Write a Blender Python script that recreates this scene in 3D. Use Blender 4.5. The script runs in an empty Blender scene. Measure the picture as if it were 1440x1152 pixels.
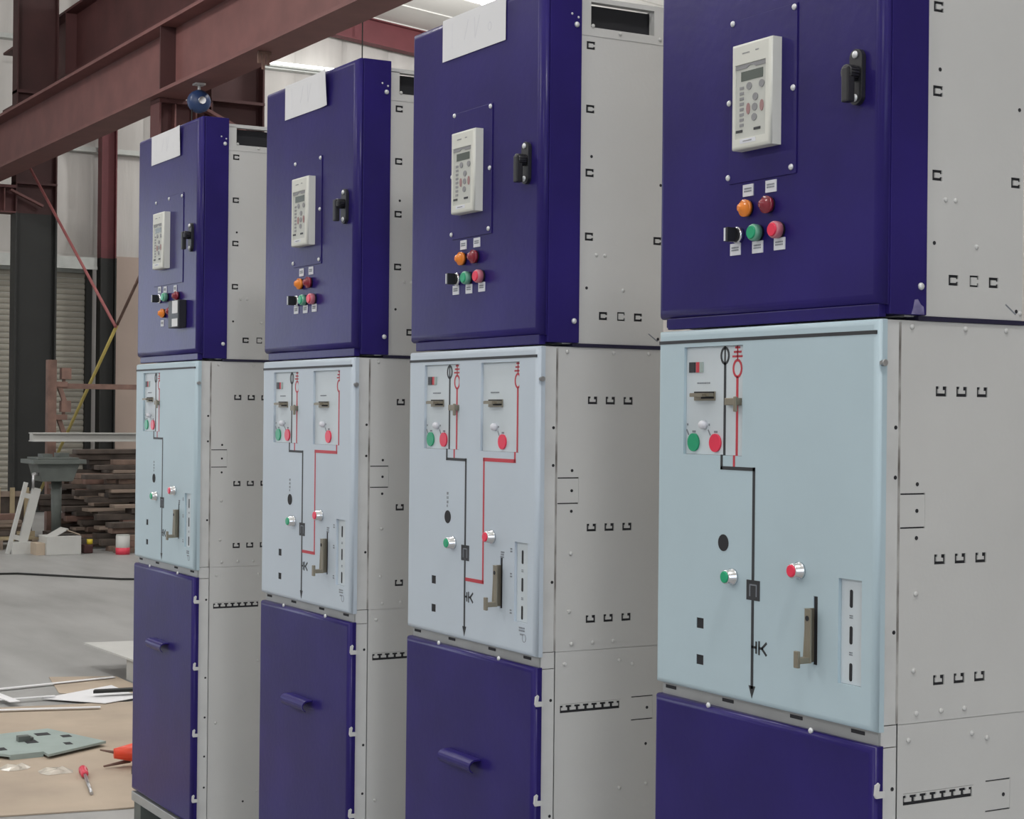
import bpy, bmesh, math, random
from mathutils import Vector, Matrix
random.seed(7)
scene = bpy.context.scene
C = scene.collection
PI = math.pi

# ------------------------------------------------------------------ camera, world, exposure
cam_d = bpy.data.cameras.new('camera'); cam = bpy.data.objects.new('camera', cam_d); C.objects.link(cam)
YAW, PITCH, ROLL = 1.0425, 0.0024, 0.0100
fw = Vector((-math.sin(YAW)*math.cos(PITCH), math.cos(YAW)*math.cos(PITCH), math.sin(PITCH)))
rt = Vector((math.cos(YAW), math.sin(YAW), 0)); up = rt.cross(fw)
r2 = rt*math.cos(ROLL)+up*math.sin(ROLL); u2 = -rt*math.sin(ROLL)+up*math.cos(ROLL)
cam.matrix_world = Matrix(((r2.x,u2.x,-fw.x,2.7055),(r2.y,u2.y,-fw.y,-1.8979),(r2.z,u2.z,-fw.z,1.4626),(0,0,0,1)))
cam_d.sensor_width = 36; cam_d.lens = 36*2450/1440; cam_d.clip_start = .05; cam_d.clip_end = 200
scene.camera = cam

world = bpy.data.worlds.new('world'); scene.world = world; world.use_nodes = True
bg = world.node_tree.nodes['Background']; bg.inputs[0].default_value = (.82,.90,1,1); bg.inputs[1].default_value = 2.6
vs = scene.view_settings
vs.view_transform = 'Standard'; vs.look = 'None'; vs.gamma = 1; vs.use_curve_mapping = False; vs.exposure = -0.10
LAMP_W = 420.0

# ------------------------------------------------------------------ materials
def mat(name, col, rough=.5, metal=0, var=.06, nscale=8, bump=0, bscale=60, emit=0, spec=.5, coat=0, dirt=None, stretch=None):
    m = bpy.data.materials.new(name); m.use_nodes = True
    nt = m.node_tree; b = nt.nodes['Principled BSDF']
    b.inputs['Roughness'].default_value = rough; b.inputs['Metallic'].default_value = metal
    b.inputs['Specular IOR Level'].default_value = spec
    if coat: b.inputs['Coat Weight'].default_value = coat; b.inputs['Coat Roughness'].default_value = .15
    tc = nt.nodes.new('ShaderNodeTexCoord'); src = tc.outputs['Object']
    if stretch:
        mp = nt.nodes.new('ShaderNodeMapping'); mp.inputs['Scale'].default_value = stretch
        nt.links.new(src, mp.inputs[0]); src = mp.outputs[0]
    n = nt.nodes.new('ShaderNodeTexNoise'); n.inputs['Scale'].default_value = nscale; n.inputs['Detail'].default_value = 6
    nt.links.new(src, n.inputs['Vector'])
    r = nt.nodes.new('ShaderNodeValToRGB')
    c0 = dirt if dirt else [c*(1-var*1.5) for c in col]
    r.color_ramp.elements[0].position = .3; r.color_ramp.elements[1].position = .68
    r.color_ramp.elements[0].color = (*c0, 1); r.color_ramp.elements[1].color = (*[min(1, c*(1+var)) for c in col], 1)
    nt.links.new(n.outputs[0], r.inputs[0]); nt.links.new(r.outputs[0], b.inputs['Base Color'])
    if bump:
        n2 = nt.nodes.new('ShaderNodeTexNoise'); n2.inputs['Scale'].default_value = bscale; n2.inputs['Detail'].default_value = 3
        nt.links.new(src, n2.inputs['Vector'])
        bp = nt.nodes.new('ShaderNodeBump'); bp.inputs['Strength'].default_value = bump; bp.inputs['Distance'].default_value = .01
        nt.links.new(n2.outputs[0], bp.inputs['Height']); nt.links.new(bp.outputs[0], b.inputs['Normal'])
    if emit:
        b.inputs['Emission Color'].default_value = (*col, 1); b.inputs['Emission Strength'].default_value = emit
    return m
M = {}
M['blue'] = mat('blue_enamel', (.024,.015,.138), .30, var=.14, nscale=4, bump=.03, bscale=55, spec=.20)
M['blue_in'] = mat('dark_blue_shadow_gap', (.012,.010,.04), .5)  # darkened blue enamel; the shade of a gap put into the colour
M['white'] = mat('white_enamel', (.605,.602,.588), .42, var=.025, nscale=4, bump=.03, bscale=120)
M['post'] = mat('white_enamel_scuffed', (.64,.64,.63), .42, var=.05, nscale=14)
M['sill'] = mat('zinc_sheet', (.40,.41,.41), .4, metal=.3)
M['door_a'] = mat('aqua_cast_enamel', (.46,.58,.64), .42, var=.03, nscale=3)  # same door enamel; aqua cast of the light put into the colour
M['door_b'] = mat('grey_blue_cast_enamel', (.53,.60,.675), .42, var=.03, nscale=3)  # same door enamel with the light's lavender cast in its colour
M['plate'] = mat('pale_plate', (.60,.66,.70), .4, var=.03)
M['black'] = mat('black_plastic', (.018,.018,.022), .4)
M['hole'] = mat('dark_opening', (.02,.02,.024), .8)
M['ink'] = mat('black_print', (.028,.03,.035), .5)
M['grey_ink'] = mat('grey_print', (.22,.24,.27), .6)
M['redink'] = mat('red_print', (.52,.035,.055), .45)
M['relay'] = mat('ivory_plastic', (.70,.70,.64), .45, var=.02)
M['relay_face'] = mat('grey_plastic', (.56,.57,.53), .5, var=.02)
M['lcd'] = mat('lcd_glass', (.10,.12,.105), .25)
M['key'] = mat('grey_keycap', (.27,.27,.28), .5)
M['keyred'] = mat('reddish_keycap', (.36,.20,.20), .5)
M['chrome'] = mat('chrome', (.75,.76,.78), .18, metal=1, var=.02)
M['screw'] = mat('zinc_screw', (.72,.73,.74), .35, metal=.3)
M['brass'] = mat('zinc_lever', (.30,.27,.21), .42, metal=.7)
M['rim_green'] = mat('pale_green_rim', (.16,.40,.28), .3)
M['rim_red'] = mat('pale_red_rim', (.55,.18,.22), .3)
M['seal'] = mat('scuffed_seam', (.55,.54,.52), .7, nscale=38, var=0, dirt=(.10,.085,.075), stretch=(1,1,.35))
M['scuff'] = mat('worn_paint', (.30,.27,.46), .6, var=.1, nscale=30, dirt=(.05,.04,.15))
M['tag'] = mat('white_label', (.72,.73,.78), .5, var=.02)
M['amber'] = mat('amber_lens', (.85,.24,.02), .2, spec=.8)
M['darkred'] = mat('dark_red_lens', (.24,.012,.03), .2, spec=.8)
M['green'] = mat('green_lens', (.01,.36,.17), .3)
M['red'] = mat('red_lens', (.80,.03,.08), .3)
M['paper'] = mat('white_paper', (.80,.80,.82), .7, var=.01)
M['pencil'] = mat('faint_pencil', (.735,.735,.775), .8)
M['concrete'] = mat('concrete_floor', (.36,.36,.355), .45, var=.10, nscale=1.6, bump=.06, bscale=6, dirt=(.27,.27,.265), stretch=(.45,1.6,1))
M['steel_red'] = mat('red_oxide_primer', (.18,.075,.07), .6, var=.10, nscale=3)
M['steel_red_dk'] = mat('red_oxide_dark_shade', (.062,.021,.021), .65, var=.15, nscale=2)  # darker copy of the red primer; shade on column webs put into colour
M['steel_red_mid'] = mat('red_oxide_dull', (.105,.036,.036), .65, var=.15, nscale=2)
M['steel_crimson'] = mat('crimson_primer', (.165,.042,.050), .6, var=.1, nscale=2)
M['steel_grey'] = mat('dark_grey_paint', (.018,.019,.018), .6, var=.1, nscale=2)
M['insul'] = mat('white_vinyl_insulation', (.62,.60,.575), .6, var=.08, nscale=1.0, bump=.9, bscale=3, stretch=(1,2.6,.30))
M['roof'] = mat('white_roof_liner', (.74,.74,.71), .6, var=.03, nscale=1)
M['galv'] = mat('galvanised', (.52,.54,.52), .45, metal=.3)
M['slat'] = mat('ivory_shutter', (.36,.34,.29), .5, var=.04)
M['tan'] = mat('tan_board', (.50,.40,.345), .7, var=.06, nscale=1)
M['tube'] = mat('fluorescent_tube', (1,1,.97), .5, emit=3.0, var=0)
M['bulb'] = mat('lamp_bulb', (1,.98,.95), .5, emit=14, var=0)
M['cardboard'] = mat('cardboard', (.46,.375,.29), .8, var=.07, nscale=2, dirt=(.37,.30,.235))
M['wood'] = mat('weathered_wood', (.26,.20,.16), .8, var=.25, nscale=6, stretch=(1,.2,1))
M['darkwood'] = mat('dark_scrap', (.085,.066,.055), .75, var=.35, nscale=5)
M['midwood'] = mat('brown_scrap', (.20,.135,.105), .75, var=.3, nscale=5)
M['palepine'] = mat('pale_pine', (.36,.29,.18), .75, var=.1)
M['bench'] = mat('grey_cast_iron', (.12,.135,.125), .5, var=.12, nscale=6)
M['greyplate'] = mat('grey_green_plate', (.33,.40,.38), .5, var=.05)
M['whiteboard'] = mat('white_sheet', (.52,.52,.50), .6, var=.03)
M['orange'] = mat('orange_red_plastic', (.85,.075,.03), .4)
M['handle_red'] = mat('red_plastic_handle', (.70,.05,.09), .35)
M['steel'] = mat('bright_steel', (.45,.45,.46), .3, metal=.8)
M['film'] = mat('clear_film', (.58,.53,.46), .2, var=.18, nscale=20)
M['rope'] = mat('yellow_strap', (.45,.36,.10), .6)
M['rod'] = mat('red_brace_rod', (.30,.09,.09), .6)
M['bluehoist'] = mat('blue_hoist_paint', (.02,.045,.13), .4)
M['rust'] = mat('rust_brown', (.21,.125,.10), .7, var=.2)
M['yellow'] = mat('yellow_plastic', (.70,.55,.04), .4)

# ------------------------------------------------------------------ mesh helpers
class MB:
    def __init__(s): s.v=[]; s.f=[]; s.m=[]; s.sm=[]
    def face(s, pts, m=0, smooth=False):
        i=len(s.v); s.v+= [tuple(p) for p in pts]; s.f.append(tuple(range(i,i+len(pts)))); s.m.append(m); s.sm.append(smooth); return s
    def box(s,x0,x1,y0,y1,z0,z1,m=0):
        i=len(s.v)
        s.v+=[(x0,y0,z0),(x1,y0,z0),(x1,y1,z0),(x0,y1,z0),(x0,y0,z1),(x1,y0,z1),(x1,y1,z1),(x0,y1,z1)]
        for q in ((0,3,2,1),(4,5,6,7),(0,1,5,4),(1,2,6,5),(2,3,7,6),(3,0,4,7)): s.f.append(tuple(i+k for k in q)); s.m.append(m); s.sm.append(False)
        return s
    def obox(s,c,size,rot,m=0):
        R = rot if isinstance(rot, Matrix) else Matrix.Rotation(rot,3,'Z')
        t=MB().box(-size[0]/2,size[0]/2,-size[1]/2,size[1]/2,-size[2]/2,size[2]/2,m)
        t.v=[tuple(R@Vector(p)+Vector(c)) for p in t.v]; return s.add(t)
    def add(s,t):
        i=len(s.v); s.v+=t.v; s.f+=[tuple(i+k for k in f) for f in t.f]; s.m+=t.m; s.sm+=t.sm; return s
    def cyl(s,p0,p1,r0,r1=None,n=14,m=0,caps=True):
        r1=r0 if r1 is None else r1
        p0=Vector(p0);p1=Vector(p1);a=(p1-p0).normalized()
        x=a.orthogonal().normalized();y=a.cross(x);i=len(s.v)
        for p,r in((p0,r0),(p1,r1)):
            for k in range(n):
                t=2*PI*k/n; s.v.append(tuple(p+x*r*math.cos(t)+y*r*math.sin(t)))
        for k in range(n):
            k2=(k+1)%n; s.f.append((i+k,i+k2,i+n+k2,i+n+k)); s.m.append(m); s.sm.append(True)
        if caps:
            s.f.append(tuple(i+k for k in reversed(range(n)))); s.m.append(m); s.sm.append(False)
            s.f.append(tuple(i+n+k for k in range(n))); s.m.append(m); s.sm.append(False)
        return s
    def lathe(s,c,axis,prof,n=16,m=0):
        c=Vector(c);a=Vector(axis).normalized();x=a.orthogonal().normalized();y=a.cross(x);i=len(s.v)
        for r,h in prof:
            for k in range(n):
                t=2*PI*k/n; s.v.append(tuple(c+a*h+x*r*math.cos(t)+y*r*math.sin(t)))
        for j in range(len(prof)-1):
            for k in range(n):
                k2=(k+1)%n; s.f.append((i+j*n+k,i+j*n+k2,i+(j+1)*n+k2,i+(j+1)*n+k)); s.m.append(m); s.sm.append(True)
        s.f.append(tuple(i+k for k in reversed(range(n)))); s.m.append(m); s.sm.append(False)
        e=i+(len(prof)-1)*n; s.f.append(tuple(e+k for k in range(n))); s.m.append(m); s.sm.append(False)
        return s
    def prism(s,out,fn,d0,d1,m=0):
        n=len(out);i=len(s.v)
        for d in(d0,d1):
            for a,b in out: s.v.append(tuple(fn(a,b,d)))
        for k in range(n):
            k2=(k+1)%n; s.f.append((i+k,i+k2,i+n+k2,i+n+k)); s.m.append(m); s.sm.append(False)
        s.f.append(tuple(i+k for k in reversed(range(n)))); s.m.append(m); s.sm.append(False)
        s.f.append(tuple(i+n+k for k in range(n))); s.m.append(m); s.sm.append(False)
        return s
    def mesh(s,name,mats,bevel=0):
        me=bpy.data.meshes.new(name); me.from_pydata(s.v,[],s.f)
        for mm in (mats if isinstance(mats,(list,tuple)) else [mats]): me.materials.append(mm)
        me.polygons.foreach_set('material_index',s.m); me.polygons.foreach_set('use_smooth',s.sm)
        bm=bmesh.new(); bm.from_mesh(me)
        bmesh.ops.remove_doubles(bm,verts=bm.verts,dist=1e-6)
        bmesh.ops.recalc_face_normals(bm,faces=bm.faces)
        if bevel: bmesh.ops.bevel(bm,geom=bm.edges[:],offset=bevel,segments=2,affect='EDGES',profile=.6)
        bm.to_mesh(me); bm.free(); me.update(); return me
FRONT = lambda a,b,d:(a,d,b)        # a=x, b=z, d=y
SIDE = lambda a,b,d:(d,a,b)         # a=y, b=z, d=x
FLAT = lambda a,b,d:(a,b,d)

def link(name, me, parent=None, loc=(0,0,0), rot=None):
    o=bpy.data.objects.new(name,me); C.objects.link(o)
    o.location=loc
    if rot: o.rotation_euler=rot
    if parent: o.parent=parent
    return o
def obj(name, mb, mats, parent=None, loc=(0,0,0), bevel=0, rot=None):
    return link(name, mb.mesh(name,mats,bevel), parent, loc, rot)
def tag(o, label, cat, group=None, kind=None):
    o['label']=label; o['category']=cat
    if group: o['group']=group
    if kind: o['kind']=kind
    return o
def thing(name,label,cat,loc=(0,0,0),rz=0,group=None):
    o=bpy.data.objects.new(name,None); C.objects.link(o); o.location=loc; o.rotation_euler=(0,0,rz); o.empty_display_size=.1
    return tag(o,label,cat,group)
def struct(name,mb,mats,parent=None):
    o=obj(name,mb,mats,parent)
    if not parent: o['kind']='structure'
    return o

def sheet(mb,a0,a1,b0,b1,d0,depth,holes,fn,sgn=1,m=0,hm=1):
    """flat sheet at d0 with rectangular openings sunk by depth (sgn = direction inwards)"""
    A={a0,a1};B={b0,b1}
    for h in holes: A|={round(h[0],5),round(h[1],5)};B|={round(h[2],5),round(h[3],5)}
    A=sorted(a for a in A if a0-1e-9<=a<=a1+1e-9);B=sorted(b for b in B if b0-1e-9<=b<=b1+1e-9)
    na,nb=len(A)-1,len(B)-1
    H=[[0]*nb for _ in range(na)]
    for i in range(na):
        ca=(A[i]+A[i+1])/2
        hs=[h for h in holes if h[0]<ca<h[1]]
        for j in range(nb):
            cb=(B[j]+B[j+1])/2
            for h in hs:
                if h[2]<cb<h[3]: H[i][j]=(h[4] if len(h)>4 else depth)
    # merge non-hole cells along a for a lighter mesh is not needed
    for i in range(na):
        for j in range(nb):
            d=d0+sgn*H[i][j]
            mb.face([fn(A[i],B[j],d),fn(A[i+1],B[j],d),fn(A[i+1],B[j+1],d),fn(A[i],B[j+1],d)], hm if H[i][j] else m)
            if i+1<na and H[i][j]!=H[i+1][j]:
                e=d0+sgn*H[i+1][j]; mb.face([fn(A[i+1],B[j],d),fn(A[i+1],B[j+1],d),fn(A[i+1],B[j+1],e),fn(A[i+1],B[j],e)],m)
            if j+1<nb and H[i][j]!=H[i][j+1]:
                e=d0+sgn*H[i][j+1]; mb.face([fn(A[i],B[j+1],d),fn(A[i+1],B[j+1],d),fn(A[i+1],B[j+1],e),fn(A[i],B[j+1],e)],m)
    return mb
def slab(u0,u1,z0,z1,v0,v1,r,holes=(),n=4,hm=1):
    """door leaf: rounded front edges, optional sunk openings; front at v0 facing -y"""
    mb=MB(); rings=[]
    for k in range(n+1):
        t=PI/2*k/n; ins=r*(1-math.sin(t)); dep=r*(1-math.cos(t)); rings.append((ins,v0+dep))
    rings.append((0,v1))
    def rect(ins,v): return [(u0+ins,v,z0+ins),(u1-ins,v,z0+ins),(u1-ins,v,z1-ins),(u0+ins,v,z1-ins)]
    for a,b in zip(rings,rings[1:]):
        R,S=rect(*a),rect(*b)
        for k in range(4):
            k2=(k+1)%4; mb.face([R[k],R[k2],S[k2],S[k]],0,b is not rings[-1])
    sheet(mb,u0+r,u1-r,z0+r,z1-r,v0,.02,holes,FRONT,1,0,hm)
    mb.face(rect(0,v1))
    return mb
CACHE={}
def cached(key,fnc):
    if key not in CACHE: CACHE[key]=fnc()
    return CACHE[key]

# ------------------------------------------------------------------ the hall
XE=-26.0
fl=MB().box(-45,20,-16,16,-.2,0); struct('floor',fl,M['concrete'])
roofz=lambda y: 8.60-.10*(y-11.4)
rf=MB(); 
rf.prism([(-16,roofz(-16)),(16,roofz(16)),(16,roofz(16)+.15),(-16,roofz(-16)+.15)],SIDE,XE-.3,14)
roof=struct('ceiling',rf,M['roof'])
for i in range(34):      # standing ribs of the roof liner, running down the slope
    x=XE+.35+i*1.15
    rib=MB().prism([(-16,roofz(-16)-.02),(16,roofz(16)-.02),(16,roofz(16)),(-16,roofz(-16))],SIDE,x-.02,x+.02)
    if i<12: obj('roof_rib',rib,M['roof'],roof)
wl=MB().box(XE-.3,XE-.12,-4.2,16,0,roofz(-16)).box(XE-.3,XE-.12,-16,-12.0,0,roofz(-16)).box(XE-.3,XE-.12,-12.0,-4.2,4.9,roofz(-16)); wall=struct('wall_end',wl,M['insul'])
# pillowed insulation sheets between girts, each its own part
def pillow(y0,y1,z0,z1,x,d):
    mb=MB();ny,nz=8,6
    P=lambda i,j:(x+d*(max(0,math.sin(PI*i/ny))**.5)*(max(0,math.sin(PI*j/nz))**.45)*(1+.18*math.sin(i*2.1+y0)),y0+(y1-y0)*i/ny,z0+(z1-z0)*j/nz)
    for i in range(ny):
        for j in range(nz): mb.face([P(i,j),P(i+1,j),P(i+1,j+1),P(i,j+1)],0,True)
    return mb
rows=[(4.05,5.72),(5.86,7.46),(7.60,9.1)]
for y0 in [3.0+k*.92 for k in range(14)]:
    for (z0,z1) in rows:
        z1=min(z1,roofz(y0+.92)-.02)
        obj('insulation_sheet',pillow(y0+.012,y0+.908,z0,z1,XE-.115,.06),M['insul'],wall)
for z in (5.79,7.53):
    obj('girt',MB().box(XE-.12,XE+.06,-16,16,z-.03,z+.05).box(XE+.06,XE+.075,-16,16,z-.03,z-.005),M['galv'],wall)
for y0 in (7.06,8.28,9.50,10.72,11.94,13.16):
    obj('liner_board',MB().box(XE-.12,XE-.07,y0+.004,y0+1.216,0,4.05),M['tan'],wall)
wb=MB().box(XE-.3,14,15.7,16,0,8.3); struct('wall_back',wb,M['insul'])
struct('wall_front',MB().box(XE-.3,14,-16,-15.7,0,roofz(-15.7)),M['insul'])

struct('wall_near_added',MB().box(8,8.3,-16,-8.6,0,roofz(-16)).box(8,8.3,-1.4,16,0,roofz(-1.4)).box(8,8.3,-8.6,-1.4,4.6,roofz(-8.6)),M['insul'])  # unseen wall, added and placed to shape daylight on the cabinet sides
# roll-up door in the end wall
dr=MB().box(XE-.13,XE-.10,2.9,6.72,0,3.9); door=struct('door_1',dr,M['galv'])
sl=MB(); prof=[(0,.004),(.022,.03),(.03,.062),(.022,.086),(0,.094)]
sl.prism([(p[0],p[1]) for p in prof],lambda a,b,d:(a,d,b),2.95,6.68); slm=sl.mesh('slat',M['slat'])
for k in range(39): link('slat',slm,door,(XE-.10,0,.04+k*.095))
obj('door_hood',MB().box(XE-.10,XE+.28,2.9,6.70,3.80,3.98).box(XE+.28,XE+.30,2.9,6.70,3.78,3.83),M['galv'],door)
obj('door_guide',MB().box(XE-.10,XE+.02,6.60,6.70,0,3.80),M['steel_grey'],door)

def ibeam_post(y0,y1,x0,x1,z0,z1,t=.02,w=None):
    """column, web along y, flanges at both y ends"""
    mb=MB(); xm=(x0+x1)/2
    mb.box(x0,x1,y0,y0+t,z0,z1).box(x0,x1,y1-t,y1,z0,z1).box(xm-t/2,xm+t/2,y0+t,y1-t,z0,z1); return mb
post=thing('wind_post','slim end-wall post, red above and dark grey below, right of the roll-up door','column',(XE+.16,6.87,0))
obj('shaft',ibeam_post(-.13,.13,-.02,.2,3.98,8.3,.02),M['steel_crimson'],post)
obj('painted_foot',ibeam_post(-.135,.135,-.025,.205,0,3.98,.025),M['steel_grey'],post)

def column(x,label):
    t=thing('steel_column',label,'column',(x,4.37,0),0,'building frame columns')
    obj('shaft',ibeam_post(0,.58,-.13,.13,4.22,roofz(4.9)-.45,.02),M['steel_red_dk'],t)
    obj('painted_foot',ibeam_post(-.005,.585,-.135,.135,0,4.22,.025),M['steel_grey'],t)
    br=MB().prism([(-.53,4.58),(0,4.58),(0,4.22),(-.53,4.22)],SIDE,-.012,.012)
    br.box(-.14,.14,-.55,0,4.555,4.595).box(-.14,.14,-.55,-.53,4.22,4.56).box(-.14,.14,-.55,0,4.205,4.225)
    obj('corbel',br,M['steel_red_mid'],t)
    st=MB().box(-.12,.12,-.38,-.365,4.23,4.55).box(-.12,.12,-.16,-.145,4.23,4.55); obj('stiffener',st,M['steel_red'],t)
    kb=MB().obox((.16,.14,4.42),(.09,.5,.03),Matrix.Rotation(math.radians(-24),3,'X')); obj('knee_plate',kb,M['steel_red'],t)
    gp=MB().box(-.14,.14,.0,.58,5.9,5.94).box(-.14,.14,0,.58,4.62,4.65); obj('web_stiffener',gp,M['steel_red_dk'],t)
    return t
column(-22.0,'far steel column with dark grey painted foot, at left edge beside the roll-up door')
column(-14.3,'steel column carrying the runway beam directly behind the farthest blue cabinet')
def rafter(x,lab):
    mb=MB()
    for y0,y1,dz0,dz1,hw in((-16,15.6,.0,.03,.11),(-16,15.6,.43,.46,.11),(-16,15.6,.03,.43,.012)):
        mb.prism([(y0,roofz(y0)-dz1-.01),(y1,roofz(y1)-dz1-.01),(y1,roofz(y1)-dz0-.01),(y0,roofz(y0)-dz0-.01)],SIDE,x-hw,x+hw)
    tag(obj('roof_rafter',mb,M['steel_crimson']),lab,'rafter',None)
rafter(XE+.25,'sloping red roof rafter along the top of the white end wall')
# crane runway beams
rb=thing('runway_beam','long red steel runway I-beam crossing the upper left on column brackets','beam',(-9,3.92,4.6))
L0,L1=-16.5,22
obj('bottom_flange',MB().box(L0,L1,-.18,.18,0,.035),M['steel_red'],rb)
obj('top_flange',MB().box(L0,L1,-.18,.18,.665,.70),M['steel_red'],rb)
obj('web',MB().box(L0,L1,-.012,.012,.035,.665),M['steel_red'],rb)
for x in(-12.6,-4.95,2.7):
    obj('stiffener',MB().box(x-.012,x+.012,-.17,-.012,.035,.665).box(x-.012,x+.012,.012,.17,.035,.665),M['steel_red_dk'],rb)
obj('crane_rail',MB().box(L0,L1,-.045,.045,.70,.715).box(L0,L1,-.012,.012,.715,.77).box(L0,L1,-.032,.032,.77,.80),M['galv'],rb)
rb2=thing('runway_beam','darker red runway beam behind the far column, higher than the front one','beam',(-9,5.25,6.2))
obj('bottom_flange',MB().box(L0,L1,-.18,.18,0,.035),M['steel_red_mid'],rb2)
obj('top_flange',MB().box(L0,L1,-.18,.18,.92,.955),M['steel_red_mid'],rb2)
obj('web',MB().box(L0,L1,-.012,.012,.035,.92),M['steel_red_mid'],rb2)
for x in(-13.0,-5.3): obj('stiffener',MB().box(x-.012,x+.012,-.17,-.012,.035,.92),M['steel_red_mid'],rb2)

# X-bracing between the columns
b1=MB().cyl((-21.86,4.40,5.126),(-17.36,4.40,2.44),.019,n=8); tag(obj('brace_rod',b1,M['rod']),'thin red diagonal brace rod sloping down from the far column','rod')
b2=thing('brace_strap','yellow diagonal strap with dark upper end crossing the red brace rod','strap',(-20.7,4.442,.37))
obj('strap',MB().cyl((0,0,0),(3.27,0,2.10),.02,n=8),M['rope'],b2)
obj('upper_rod',MB().cyl((3.27,0,2.10),(5.4,0,3.47),.018,n=8),M['rust'],b2)

# small chain hoist on the runway beam
h=thing('chain_hoist','small round blue hoist hanging under the red runway beam','hoist',(-13.24,3.90,4.235))
obj('drum',MB().lathe((.06,0,.19),(-1,0,0),[(.02,-.02),(.085,0),(.11,.03),(.11,.09),(.085,.12),(.02,.14)],18),M['bluehoist'],h)
obj('hub',MB().cyl((.05,0,.19),(.10,0,.19),.035),M['steel'],h)
obj('hook',MB().cyl((0,0,.28),(0,0,.345),.015).box(-.05,.05,-.05,.05,.345,.363),M['screw'],h)
obj('load_chain',MB().cyl((0,-.07,.18),(0,-.07,-.5),.006,n=6),M['steel_grey'],h)

tag(obj('hanging_cable',MB().cyl((XE+.6,11.35,7.2),(XE+.6,11.35,roofz(11.35)),.012,n=6),M['steel_grey']),'thin dark cable hanging in front of the end wall above the second cabinet','cable')
cb=thing('frayed_strap','short frayed brown strap dangling under the runway beam beside the tube lamp','strap',(-11.5,3.86,4.44))
obj('loop',MB().box(-.012,.012,-.06,.06,.13,.158),M['rust'],cb)
for yy,zz in((-.05,.05),(-.01,.0),(.035,.04)): obj('strand',MB().box(-.008,.008,yy-.013,yy+.013,zz,.131),M['rust'],cb)
# lamps
def high_bay(x,y,z,lab,light=True):
    t=thing('high_bay_lamp',lab,'lamp',(x,y,z),0,'high bay lamps')
    obj('reflector',MB().lathe((0,0,0),(0,0,1),[(.26,0),(.25,.05),(.18,.18),(.09,.28),(.07,.30)],20),M['galv'],t)
    obj('bulb',MB().lathe((0,0,-.10),(0,0,1),[(.02,0),(.09,.03),(.12,.07),(.12,.095)],16),M['bulb'],t)
    obj('stem',MB().cyl((0,0,.30),(0,0,roofz(y)-z),.012,n=8),M['galv'],t)
    if light:
        ld=bpy.data.lights.new('lamp_light','POINT'); ld.energy=LAMP_W; ld.shadow_soft_size=.35; ld.color=(1,.985,.97)
        lo=bpy.data.objects.new('lamp_light',ld); C.objects.link(lo); lo.location=(0,0,-.5); lo.parent=t
high_bay(-21.25,11.55,7.98,'bright high bay lamp under the roof behind the third cabinet')
k=0
for x in(-13,-5,3):
    for y in(-9,-1,7):
        if (x,y)==(3,7): continue
        k+=1; high_bay(x,y,7.7,'round high bay lamp hanging from the hall roof above the photographed area')
ft=thing('tube_lamp','bright fluorescent tube lamp on the end wall above the second cabinet','lamp',(XE+.12,9.6,7.56))
obj('tube',MB().cyl((0,0,.03),(0,1.42,.03),.03,n=10),M['tube'],ft)
obj('batten',MB().box(-.06,.03,-.05,1.48,-.03,.0),M['galv'],ft)

# ------------------------------------------------------------------ switchgear cabinets
ZF=1.62
W=.606; S=.5985
def c_up(v,z,w=.0245,h=.0165,t=.0050):
    a,b=v-w/2,v+w/2;c,d=z-h/2,z+h/2
    return [(a,b,c,c+t),(a,a+t,c,d),(b-t,b,c,d),(a,a+.0072,d-.0042,d),(b-.0092,b,d-.0060,d)]
def c_right(v,z,w=.0215,h=.0175,t=.0046):
    a,b=v-w/2,v+w/2;c,d=z-h/2,z+h/2
    return [(a,a+t+.001,c,d),(a,b,c,c+t),(a,b,d-t,d),(b-.005,b,c,c+.0065),(b-.005,b,d-.0065,d)]
def side_holes_mid():
    H=[]
    for z in(-.114,-.3886,-.5859):
        for v in(.1445,.1902,.2365): H+=c_up(v,z)
    H+=[(.0575,.1105,-.2822,-.2796),(.0575,.1105,-.3368,-.3342),(.1102,.1107,-.334,-.282)]
    return H
def side_holes_low():
    a,b=.069,.2215
    H=[(a,b,-.7840,-.7782),(a,b+.003,-.7656,-.7649)]
    n=7
    for i in range(n+1):
        v=a+(b-a)*i/n
        w0,w1=max(a,v-.0036),min(b,v+.0036); t0,t1=max(a,v-.0074),min(b,v+.0074)
        H+=[(w0,w1,-.7785,-.7685),(t0,t1,-.7722,-.7678)]
    H+=[(.252,.309,-.7634,-.7610),(.252,.309,-.8137,-.8113),(.3083,.3090,-.8116,-.763)]
    return H
def side_holes_top():
    H=[]
    for z in(.6512,.5141,.3763,.2387): H+=c_right(.131,z)
    H+=c_right(.3095,.2395)
    H+=c_right(.169,.069)+c_right(.260,.069)
    v=.2155;z=.0695
    H+=[(v-.010,v-.0065,z-.0095,z+.0095),(v+.0065,v+.010,z-.0095,z-.003),(v+.0065,v+.010,z+.003,z+.0095),(v-.010,v+.010,z-.0095,z-.0065),(v-.010,v+.010,z+.0065,z+.0095)]
    return H
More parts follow.
